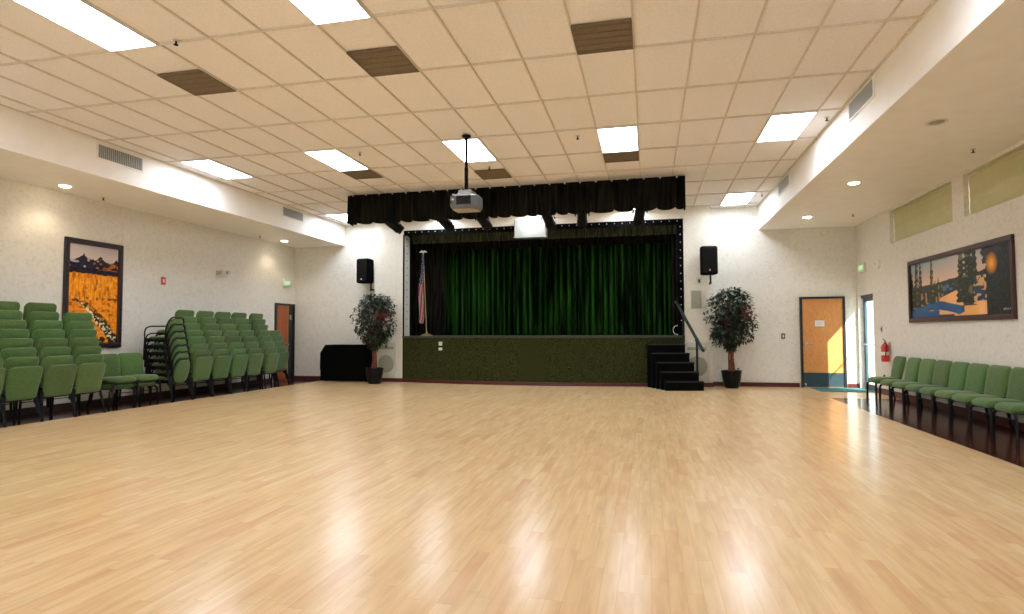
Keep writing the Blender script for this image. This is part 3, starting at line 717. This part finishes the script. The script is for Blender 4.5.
# ------------------------------------------------------------------ potted ficus trees
def ficus(x, y, seed, lab, ymax):
    rnd = random.Random(seed)
    t = thing('potted_ficus', lab, 'plant', (x, y, 0), 0, 'ficus trees flanking the stage')
    pot = MB().lathe([(.001, 0), (.14, 0), (.17, .03), (.215, .25), (.225, .36), (.235, .38), (.235, .41), (.205, .41), (.20, .36), (.001, .36)], 28).build('pot', 'pot', t, True)
    MB().lathe([(.001, .355), (.199, .355), (.199, .375), (.12, .385), (.001, .39)], 20).build('soil', 'soil', t, True)
    tips = []
    for k in range(5):
        a = 2*PI*k/5+rnd.uniform(-.3, .3); r0 = .06; pts = []
        for q in range(9):
            v = q/8; tw = a+v*2.3
            rr = r0*(1-.3*math.sin(v*PI))+.20*max(0, v-.45)**1.4*2
            pts.append((math.cos(tw)*rr+rnd.uniform(-.008, .008), math.sin(tw)*rr, .37+1.25*v))
        MB().tube(pts, [.024*(1-.55*i/8) for i in range(9)], 7).build('trunk', 'stem', t, True)
        tips += pts[5:]
    mb = MB(); 
    for k in range(70):
        p = Vector(rnd.choice(tips)); z = rnd.uniform(.98, 2.2); a = rnd.uniform(0, 2*PI)
        rr = .50*math.sqrt(max(0, 1-((z-1.72)/.78)**2))*rnd.uniform(.3, 1)
        e = Vector((math.cos(a)*rr, min(ymax-.1, math.sin(a)*rr), z))
        mb.tube([p, p.lerp(e, .5)+Vector((0, 0, .05)), e], [.006, .004, .002], 5)
    mb.build('twigs', 'stem', t, True)
    mb = MB()
    blobs = [(math.cos(a)*r_, math.sin(a)*r_, z, s_) for a, r_, z, s_ in [(rnd.uniform(0, 2*PI), rnd.uniform(.05, .36), rnd.uniform(1.1, 2.15), rnd.uniform(.15, .26)) for _ in range(34)]]
    for k in range(3400):
        if rnd.random() < .45:
            b = rnd.choice(blobs); d = Vector((rnd.gauss(0, 1), rnd.gauss(0, 1), rnd.gauss(0, 1))).normalized()*b[3]*rnd.uniform(.6, 1.05)
            p = Vector(b[:3])+d
        else:
            z = rnd.uniform(.88, 2.32); v = (z-1.68)/.70
            rmax = .53*math.sqrt(max(.02, 1-v*v))*(1.0 if z > 1.4 else .8+.2*(z-.9)/.5)
            a = rnd.uniform(0, 2*PI); rr = rmax*math.sqrt(rnd.uniform(.08, 1.1))*(1+.14*math.sin(a*3+z*7+seed))
            p = Vector((math.cos(a)*rr, math.sin(a)*rr, z))
        if p.z < .98 and p.xy.length > .2: continue
        if p.y > ymax-.12: p.y = ymax-.12-rnd.uniform(0, .12)
        L = rnd.uniform(.075, .125); w = L*.24
        out = Vector((p.x, p.y, 0)); out = out.normalized() if out.length > .01 else Vector((1, 0, 0))
        d = (out*rnd.uniform(.2, 1)+Vector((rnd.uniform(-.8, .8), rnd.uniform(-.8, .8), rnd.uniform(-1.2, .5)))).normalized()
        s_ = d.cross(Vector((rnd.uniform(-.6, .6), rnd.uniform(-.6, .6), 1))).normalized(); n_ = s_.cross(d)
        mb.cur = 1 if rnd.random() < .075 or (abs(p.z-1.75) < .12 and p.x > .2 and p.y < 0) else 0
        mb.add([p, p+d*L*.35+s_*w+n_*.006, p+d*L, p+d*L*.35-s_*w+n_*.006], [(0, 1, 2, 3)])
    mb.cur = 0
    o = mb.build('foliage', ['leaf', 'redleaf'], t)
ficus(-6.98, 14.42, 4, 'bushy potted ficus standing left of the stage by the black piano cover', 15.05-14.42)
ficus(1.90, 14.88, 11, 'bushy potted ficus standing against the wall right of the stage stairs', 15.05-14.88)

# ------------------------------------------------------------------ projector
t = thing('ceiling_projector', 'grey projector hanging from the ceiling on a long black pole', 'projector', (-2.70, 8.70, ZC))
MB().lathe([(.001, 0), (.07, 0), (.07, -.02), (.03, -.04), (.001, -.04)], 20).build('ceiling_plate', 'black', t, True)
MB().tube([(0, 0, -.02), (0, 0, -.86)], .024, 12).build('pole', 'black', t, True)
MB().tube([(0, 0, -.50), (0, 0, -.86)], .030, 12).build('pole_sleeve', 'black', t, True)
MB().bbox(-.10, .10, -.09, .09, -.945, -.86, .008).build('mount_bracket', 'steel', t)
def pj(mb, i, z): return [(-.19+i, -.16+i, z), (.11-i, -.16+i, z), (.22-i, -.04, z), (.22-i, .14, z), (.18, .19-i, z), (-.18, .19-i, z), (-.22+i, .14, z), (-.22+i, -.11, z)]
mb = MB(); mb.rings([pj(mb, .03, -1.16), pj(mb, 0, -1.12), pj(mb, 0, -.965), pj(mb, .03, -.935)]); body = mb.build('casing', 'grey', t)
mb = MB(); mb.rings([pj(mb, .035, -1.165), pj(mb, .035, -1.16)]); mb.build('bottom_panel', 'warmgrey', t)
MB().box(-.11, .12, -.168, -.155, -1.10, -.97).build('rear_panel', 'lens', t)
MB().lathe([(.001, -.175), (.045, -.175), (.05, -.165), (.001, -.165)], 20, (.03, 0, -1.035), 'Y').build('fan_grille', 'black', t)
for k, (px, pz) in enumerate([(-.19, -.96), (-.16, -1.02), (-.20, -1.07), (-.15, -.95)]): MB().bbox(px-.015, px+.015, -.185, -.15, pz-.012, pz+.012, .003).build('cable_plug', 'white' if k % 2 else 'black', t)
MB().lathe([(.001, .25), (.05, .25), (.055, .18), (.001, .18)], 20, (-.08, 0, -1.02), 'Y').build('lens_barrel', 'lens', t, True)
for s_ in (-1, 1): MB().tube([(s_*.09, 0, -.87), (s_*.15, .0, -.91)], .010, 6).build('bracket_leg', 'steel', t)

# ------------------------------------------------------------------ pictures
def canvas(w, h, nx, nz, fn, parent, y=-.012):
    vs = []; cs = []
    for b in range(nz+1):
        for a in range(nx+1):
            u, v = a/nx, b/nz; vs.append((-w/2+w*u, y, h*v)); cs.append(fn(u, 1-v))
    fs = [(b*(nx+1)+a, b*(nx+1)+a+1, (b+1)*(nx+1)+a+1, (b+1)*(nx+1)+a) for b in range(nz) for a in range(nx)]
    # back side gives the print its thickness
    n0 = len(vs); vs += [(-w/2, y+.008, 0), (w/2, y+.008, 0), (w/2, y+.008, h), (-w/2, y+.008, h)]; fs.append((n0, n0+3, n0+2, n0+1)); cs += [(.1, .1, .1)]*4
    me = bpy.data.meshes.new('print'); me.from_pydata(vs, [], fs); me.materials.append(M_['art'])
    ca = me.color_attributes.new('art', 'FLOAT_COLOR', 'POINT')
    for k, c in enumerate(cs): ca.data[k].color = (*c, 1)
    o = bpy.data.objects.new('print', me); C.objects.link(o); o.parent = parent
    return o
def picture_frame(t, w, h, fwid, mats, dep=.045):
    mb = MB(); a = w/2
    for (x0, x1, z0, z1) in ((-a, a, 0, fwid), (-a, a, h-fwid, h), (-a, -a+fwid, fwid, h-fwid), (a-fwid, a, fwid, h-fwid)):
        mb.bbox(x0, x1, -dep, 0, z0, z1, .008)
    mb.build('picture_frame', mats[0], t)
    if len(mats) > 1:
        mb = MB(); b = fwid; c = b+.02
        for (x0, x1, z0, z1) in ((-a+b, a-b, b, c), (-a+b, a-b, h-c, h-b), (-a+b, -a+c, c, h-c), (a-c, a-b, c, h-c)): mb.box(x0, x1, -.03, -.01, z0, z1)
        mb.build('inner_liner', mats[1], t)
def hsh(a, b, s=0):
    x = math.sin(a*127.1+b*311.7+s*74.7)*43758.5453; return x-math.floor(x)
def vn(x, y, s=0):
    xi, yi = math.floor(x), math.floor(y); fx, fy = x-xi, y-yi; fx = fx*fx*(3-2*fx); fy = fy*fy*(3-2*fy)
    return (hsh(xi, yi, s)*(1-fx)+hsh(xi+1, yi, s)*fx)*(1-fy)+(hsh(xi, yi+1, s)*(1-fx)+hsh(xi+1, yi+1, s)*fx)*fy
def mixc(a, b, t): t = max(0, min(1, t)); return tuple(p*(1-t)+q*t for p, q in zip(a, b))
def autumn(u, v):
    # v measured from the top
    n = vn(u*9, v*14, 1); n2 = vn(u*30, v*52, 2); n3 = vn(u*44, v*16, 3); n4 = vn(u*16, v*44, 4)
    ridge = .105+.05*abs(math.sin(u*9.5+.4))+.05*(u-.5)**2-.018*n2+.02*n
    if v < ridge: return mixc((.48, .42, .43), (.60, .50, .45), v/.12)
    if v < .285+.02*n3:
        if v < .235 and u < .62 and n4 > .60+.25*u: return mixc((.22, .25, .34), (.60, .60, .64), n2)
        if u > .48 and .15 < v < .25 and n4 > .55: return mixc((.16, .04, .01), (.50, .16, .03), n2)
        return mixc((.005, .005, .011), (.03, .02, .03), n2)
    if v < .56:
        c = mixc((.58, .13, .006), (.95, .36, .012), n3)
        if n2 > .70: c = mixc(c, (.98, .50, .05), .6)
        if n3 < .2: c = mixc(c, (.30, .07, .01), .6)
        if v > .53 and n4 < .4: c = (.20, .06, .01)
        return c
    c = mixc((.66, .17, .008), (.92, .34, .02), n2)
    if n4 < .22: c = mixc(c, (.2, .05, .01), .7)
    if v < .59: pu = (v-.555)/.035*.25
    elif v < .70: pu = .25+(v-.59)/.11*.23
    else: pu = .48+(v-.70)/.28*.5
    d = u-pu; wd = .025+.32*max(0, v-.62)
    if 0 < d < .16+.1*(v-.6) and n4 > .38 and v < .86: c = mixc((.03, .025, .008), (.10, .05, .01), n2)
    if abs(d) < wd:
        z = math.sin((v*150+u*34))*.5+n2
        c = mixc((.03, .02, .012), (.80, .66, .42), 1 if vn(u*38, v*95, 7)+.25*n2 > .72 else .0)
    if v > .93 and n2 < .6: c = (.025, .02, .012)
    return c
yc, wA = (8.363+9.55)/2, 1.187
t = thing('framed_picture', 'tall black framed autumn mountain picture on the left wall above the chairs', 'picture', (XL, yc, 1.06), R(90))
picture_frame(t, wA, 1.965, .075, ['darkwood', 'mahogany'])
o = canvas(wA-.16, 1.965-.16, 120, 200, autumn, t); o.location.z = .08
def tree(u, v, cx, top, bot, w):
    if v < top or v > bot: return 0
    q = (v-top)/(bot-top); ww = w*(.12+.88*q**.7)*(.55+.45*abs(math.sin(v*34+cx*40))+.35*vn(v*30+u*40, cx*50, 9))
    return 1 if abs(u-cx) < ww*.8 else 0
def winter(u, v):
    n = vn(u*20, v*9, 11); n2 = vn(u*85, v*34, 12); n3 = vn(u*30, v*26, 14)
    if v < .5: c = mixc(mixc((.14, .30, .38), (.45, .45, .45), u*1.6), (.72, .48, .34), v/.40)
    else: c = (.02, .03, .03)
    hill = .40-.14*max(0, u-.2)+.03*n
    if v > hill: c = mixc((.010, .020, .016), (.045, .055, .035), n2)
    if .38 < u < .52 and .46 < v < .56 and n3 > .5: c = (.07, .16, .32)
    edge = .80-.55*max(0, u-.12)
    if v > edge and u < .80: c = mixc((.78, .36, .12), (.88, .47, .20), n)
    band = .86-.10*math.sin(u*5.5)
    if band-.05+.03*n < v < band+.10+.03*n and u < .60: c = mixc((.008, .06, .17), (.02, .12, .28), n)
    if v > .88 and u < .34: c = mixc((.008, .06, .17), (.02, .10, .24), n2)
    if v > .95 and .34 < u < .5: c = (.01, .06, .14)
    for cx, top, bot, w in ((.015, .15, .86, .035), (.075, -.08, .80, .05), (.125, -.05, .80, .035), (.18, .45, .78, .03), (.262, -.10, .76, .032), (.30, .36, .74, .025), (.335, .32, .72, .022), (.37, .45, .66, .02)):
        if tree(u, v, cx, top, bot, w):
            c = mixc((.006, .012, .008), (.03, .04, .02), n2)
            if n3 > .62 and u > cx: c = (.36, .22, .10)
    for cx, top, bot, w in ((.575, -.25, .78, .055), (.645, -.4, .84, .075), (.70, -.2, .66, .04)):
        if tree(u, v, cx, top, bot, w):
            c = mixc((.006, .011, .009), (.035, .045, .025), n2)
            if n3 > .78: c = (.14, .13, .07)
    if .53 < u < .78 and v > .98-.75*(u-.53) and v < 1.10-.6*(u-.53): c = mixc((.80, .40, .12), (.88, .50, .20), n)
    if .69 < u < .80 and .40 < v < .78: c = mixc((.02, .05, .12), (.62, .36, .15), 1 if n3 > .56 else 0) if n2 < .8 else (.01, .015, .015)
    rightedge = .775+.03*vn(.3, v*14, 6)+.02*n2 - (.03 if v < .25 else 0)
    if u > rightedge:
        c = mixc((.008, .011, .013), (.032, .038, .038), n2)
        d = math.hypot((u-.845)/.052, (v-.26)/.17)
        if d < 1: c = mixc((1.0, .40, .05), c, d**1.3)
    if .925 < u < .985 and .915 < v < .94 and (math.sin(u*900)+math.sin(u*420+v*60)) > .2: c = (.6, .6, .6)   # small signature
    return c
wW = 12.47-9.185
t = thing('framed_picture', 'wide mahogany framed snowy forest picture on the right wall above the chairs', 'picture', (XR, (12.47+9.185)/2, 1.473), R(-90))
picture_frame(t, wW, 1.135, .065, ['mahogany', 'darkwood'])
o = canvas(wW-.14, 1.135-.14, 340, 120, winter, t); o.location.z = .07

# ------------------------------------------------------------------ safety fittings
def exit_sign(x, y, z, rz, lab):
    t = thing('exit_sign', lab, 'exit sign', (x, y, z), rz)
    MB().bbox(-.16, .16, -.05, 0, 0, .21, .008).build('casing', 'white', t)
    cu = bpy.data.curves.new('legend', 'FONT'); cu.body = 'EXIT'; cu.size = .14; cu.align_x = 'CENTER'; cu.extrude = .001
    to = bpy.data.objects.new('legend_tmp', cu); C.objects.link(to)
    dg = bpy.context.evaluated_depsgraph_get(); me = bpy.data.meshes.new_from_object(to.evaluated_get(dg)); me.materials.clear(); me.materials.append(M_['exitglow'])
    bpy.data.objects.remove(to); lg = bpy.data.objects.new('legend', me); C.objects.link(lg); lg.parent = t
    lg.rotation_euler = (R(90), 0, 0); lg.location = (0, -.052, .055)
exit_sign(XL, 14.93, 2.63, R(90), 'white exit sign with green letters above the left wall doorway')
exit_sign(XR, 14.92, 2.66, R(-90), 'white exit sign with green letters above the glass side door')
t = thing('emergency_light', 'white emergency light with two lamp heads high on the left wall', 'emergency light', (XL, 12.27, 2.68), R(90))
MB().bbox(-.15, .15, -.07, 0, 0, .12, .012).build('casing', 'offwhite', t)
for s_ in (-.08, .14): MB().lathe([(.001, -.15), (.05, -.15), (.045, -.09), (.02, -.07), (.001, -.07)], 16, (s_, 0, .10), 'Y').build('lamp_head', 'offwhite', t, True)
t = thing('alarm_horn', 'round white alarm sounder on the right wall beside the exit sign', 'alarm', (XR, 13.97, 2.74), R(-90))
MB().lathe([(.001, -.075), (.05, -.07), (.085, -.045), (.095, 0), (.001, 0)], 22, (0, 0, 0), 'Y').build('casing', 'white', t, True)
MB().lathe([(.03, -.08), (.04, -.08), (.04, -.07), (.03, -.07)], 18, (0, 0, 0), 'Y').build('lens_ring', 'offwhite', t, True)
t = thing('fire_extinguisher', 'red fire extinguisher hung on the right wall by the side door', 'fire extinguisher', (XR-.09, 13.52, .70), R(-90))
MB().lathe([(.001, 0), (.065, 0), (.072, .02), (.072, .30), (.05, .35), (.025, .37), (.025, .39), (.001, .39)], 20).build('cylinder', 'red', t, True)
MB().lathe([(.0725, .13), (.0735, .13), (.0735, .20), (.0725, .20)], 20).build('label_band', 'white', t)
MB().bbox(-.02, .02, -.02, .02, .385, .43, .004).build('valve', 'steel', t)
MB().tube([(.0, 0, .42), (-.07, 0, .46), (-.11, 0, .455)], .008, 6).build('handle', 'black', t)
MB().tube([(.02, 0, .40), (.10, -.01, .38), (.12, -.02, .25), (.10, -.03, .12)], .010, 8).build('hose', 'black', t, True)
MB().bbox(-.03, .03, .06, .09, .15, .40, .004).build('wall_bracket', 'steel', t)
# mat
mb = MB(); o = MB().bbox(3.68, 4.74, 14.30, 15.22, 0, .012, .006).build('door_mat', 'teal'); tag(o, 'teal door mat in the corner between the oak door and the glass door', 'mat')

# ------------------------------------------------------------------ chairs
def pad(outline, thick, place, bulge=.010, mat='green'):
    """cushion: outline list of (a, b) around its centre, thickness along the third axis, place maps (a, b, c) to chair space"""
    ca = sum(p[0] for p in outline)/len(outline); cb = sum(p[1] for p in outline)/len(outline)
    def ring(s_, c, k=0): return [place(ca+(a-ca)*s_, cb+(b-cb)*s_, c) for a, b in outline]
    h_ = thick/2
    rs = [ring(.55, -h_-bulge), ring(.86, -h_-bulge*.6), ring(.96, -h_*.75), ring(1, 0), ring(.96, h_*.75), ring(.86, h_+bulge*.6), ring(.55, h_+bulge)]
    mb = MB(); mb.rings(rs); return mb
def rounded(w0, w1, b0, b1, r0, r1, n=5):
    """rounded trapezoid; w0 at b0 (bottom), w1 at b1 (top)"""
    pts = []
    for cx, cb, r_, a0 in ((w1/2-r1, b1-r1, r1, 0), (-w1/2+r1, b1-r1, r1, 90), (-w0/2+r0, b0+r0, r0, 180), (w0/2-r0, b0+r0, r0, 270)):
        for k in range(n+1):
            a = R(a0+90*k/n); pts.append((cx+r_*math.cos(a), cb+r_*math.sin(a)))
    return pts
BY0, BY1, BZ0, BZ1 = .165, .265, .355, .845
def back_place(x, s_, c):   # s_ = height above BZ0
    t_ = s_/(BZ1-BZ0); return (x, BY0+(BY1-BY0)*t_+.02*math.sin(PI*t_)*-1 - c, BZ0+s_)
def make_chair(loc, rz, label, group, cat='chair'):
    t = thing('stacking_chair', label, cat, loc, rz, group)
    sp = pad(rounded(.44, .50, -.22, .22, .05, .10), .075, lambda a, b, c: (a, -.045-b, .395+c-.018*max(0, b-.1)/.12*1), .012); sp.build('seat', 'green', t, True)
    bp = pad(rounded(.45, .51, 0, BZ1-BZ0, .045, .075), .052, back_place, .008); bp.build('backrest', 'green', t, True)
    mb = MB(); mb.bbox(-.20, .20, -.24, .14, .335, .36, .008); mb.build('seat_pan', 'frame', t)
    for s_ in (-1, 1):
        # front leg bends down from the seat rail
        MB().tube([(s_*.13, -.20, .345), (s_*.20, -.235, .338), (s_*.232, -.245, .30), (s_*.245, -.25, .0)], .018, 7).build('leg', 'frame', t, True)
        MB().tube([(s_*.222, .165, .44), (s_*.235, .17, .36), (s_*.255, .20, .2), (s_*.270, .235, 0)], .018, 7).build('leg', 'frame', t, True)
        # upright beside the backrest
    mb = MB()
    for s_ in (-1, 1): mb.tube([(s_*.20, -.20, .348), (s_*.23, .16, .355), (s_*.232, .172, .42)], .012, 6)
    mb.tube([(-.235, .165, .355), (.235, .165, .355)], .011, 6); mb.build('seat_rail', 'frame', t, True)
    MB().tube([(-.236, -.247, .26), (-.2, -.245, .27), (.2, -.245, .27), (.236, -.247, .26)], .008, 6).build('stretcher', 'frame', t, True)
    return t
def make_arm_chair(loc, rz, label, group):
    t = thing('arm_chair', label, 'chair', loc, rz, group)
    pad(rounded(.44, .50, -.22, .22, .05, .12), .05, lambda a, b, c: (a*.92, -.045-b*.92, .43+c), .008).build('seat', 'green', t, True)
    H = .47
    pts = []
    for k in range(28):
        a = 2*PI*k/28; x = .185*math.cos(a); z = H/2+H/2*math.sin(a)
        x = math.copysign(abs(math.cos(a))**.75*.19, math.cos(a)); z = H/2+H/2*math.copysign(abs(math.sin(a))**.8, math.sin(a))
        if math.sin(a) > .93: z -= .03*(math.sin(a)-.93)/.07
        pts.append((x, z))
    pad(pts, .05, back_place, .008).build('backrest', 'green', t, True)
    mb = MB(); fr = []
    for k in range(33):
        a = R(-62+304*k/32); x = math.copysign(abs(math.cos(a))**.75*.215, math.cos(a)); z = H/2+(H/2+.028)*math.copysign(abs(math.sin(a))**.8, math.sin(a))
        if math.sin(a) > .93: z -= .03*(math.sin(a)-.93)/.07
        fr.append(back_place(x, z, 0))
    mb.tube(fr, .016, 7); mb.build('back_frame', 'frame', t, True)
    mb = MB(); mb.bbox(-.235, .235, -.265, .17, .36, .425, .012); mb.build('seat_pan', 'frame', t)
    for s_ in (-1, 1):
        MB().tube([(s_*.20, -.20, .372), (s_*.25, -.235, .36), (s_*.265, -.245, .32), (s_*.27, -.25, 0)], .014, 7).build('leg', 'frame', t, True)
        MB().tube([(s_*.15, .16, .46), (s_*.225, .17, .36), (s_*.25, .20, .2), (s_*.27, .24, 0)], .014, 7).build('leg', 'frame', t, True)
        MB().tube([(s_*.215, .20, .66), (s_*.275, .16, .655), (s_*.285, -.10, .655), (s_*.282, -.20, .62), (s_*.275, -.235, .55), (s_*.268, -.24, .34)], .013, 7).build('armrest', 'frame', t, True)
    return t
SDX, SDZ = -.065, .137
G_RECT = 'olive green stacking chairs along the left wall'
ordn = ['first', 'second', 'third', 'fourth', 'fifth', 'sixth', 'seventh', 'eighth']
proto = proto_arm = None
def place(loc, rz, label, group):
    global proto
    if proto is None:
        o = make_chair(loc, rz, label, group); proto = tree_of(o); return o
    return copy_thing(proto, loc, rz, label, group)
def level_word(k, n):
    if n == 1: return 'single'
    if k == 0: return 'bottom chair'
    if k == n-1: return 'topmost chair'
    return '%s chair up' % ordn[k]
FX = -9.10
rnd = random.Random(5)
stacks = [(6.40, 2, 0, -.06, 'the stack cut off by the left picture edge'), (6.92, 8, 0, -.062, 'the leftmost full stack'), (7.47, 8, 0, -.058, 'the second full stack'), (7.985, 7, 0, -.045, 'the stack before the autumn picture'),
          (10.51, 8, 0, -.065, 'the stack next to the arm chairs'), (11.08, 8, 0, -.065, 'the second stack past the arm chairs'), (11.63, 8, 0, -.065, 'the third stack past the arm chairs'), (12.18, 8, 0, -.065, 'the fourth stack past the arm chairs'), (12.80, 8, 0, -.065, 'the tall stack nearest the doorway'), (13.62, 5, -.27, -.065, 'the short stack beside the doorway')]
for y, n, dx, sdx, where in stacks:
    for k in range(n):
        shade_ = 'green padded stacking chair'
        place((FX+dx+sdx*k, y-.004*k+rnd.uniform(-.006, .006), SDZ*k), R(-90)+rnd.uniform(-.012, .012), 'green %s of %s' % (level_word(k, n), where), G_RECT)
for y, where in ((8.82, 'left of the two low pairs facing the room'), (9.33, 'right of the two low pairs facing the room')):
    for k in range(2):
        place((-9.33+.065*k, y, .112*k), R(90-6), 'green stacking chair, %s, %s' % (['lower one', 'upper one'][k], where), 'green chairs facing the room by the left wall')
armtree = None
for k in range(7):
    lab = 'arm chair with oval green back, %s of its stack' % level_word(k, 7)
    loc = (FX-.030*k, 9.96, .134*k)
    if armtree is None: armtree = tree_of(make_arm_chair(loc, R(-90), lab, 'stacked oval back arm chairs'))
    else: copy_thing(armtree, loc, R(-90), lab, 'stacked oval back arm chairs')
ry = [12.69, 12.04, 11.49, 10.95, 10.42, 9.91, 9.39, 8.86, 8.33]
rw = ['nearest the side door', 'second from the side door', 'third from the side door', 'fourth from the side door', 'fifth from the side door', 'sixth from the side door', 'seventh from the side door', 'eighth from the side door', 'cut off by the right picture edge']
for y, w in zip(ry, rw):
    place((4.40, y, 0), R(-90)+rnd.uniform(-.02, .02), 'green chair along the right wall, %s' % w, 'green chairs in a row along the right wall')
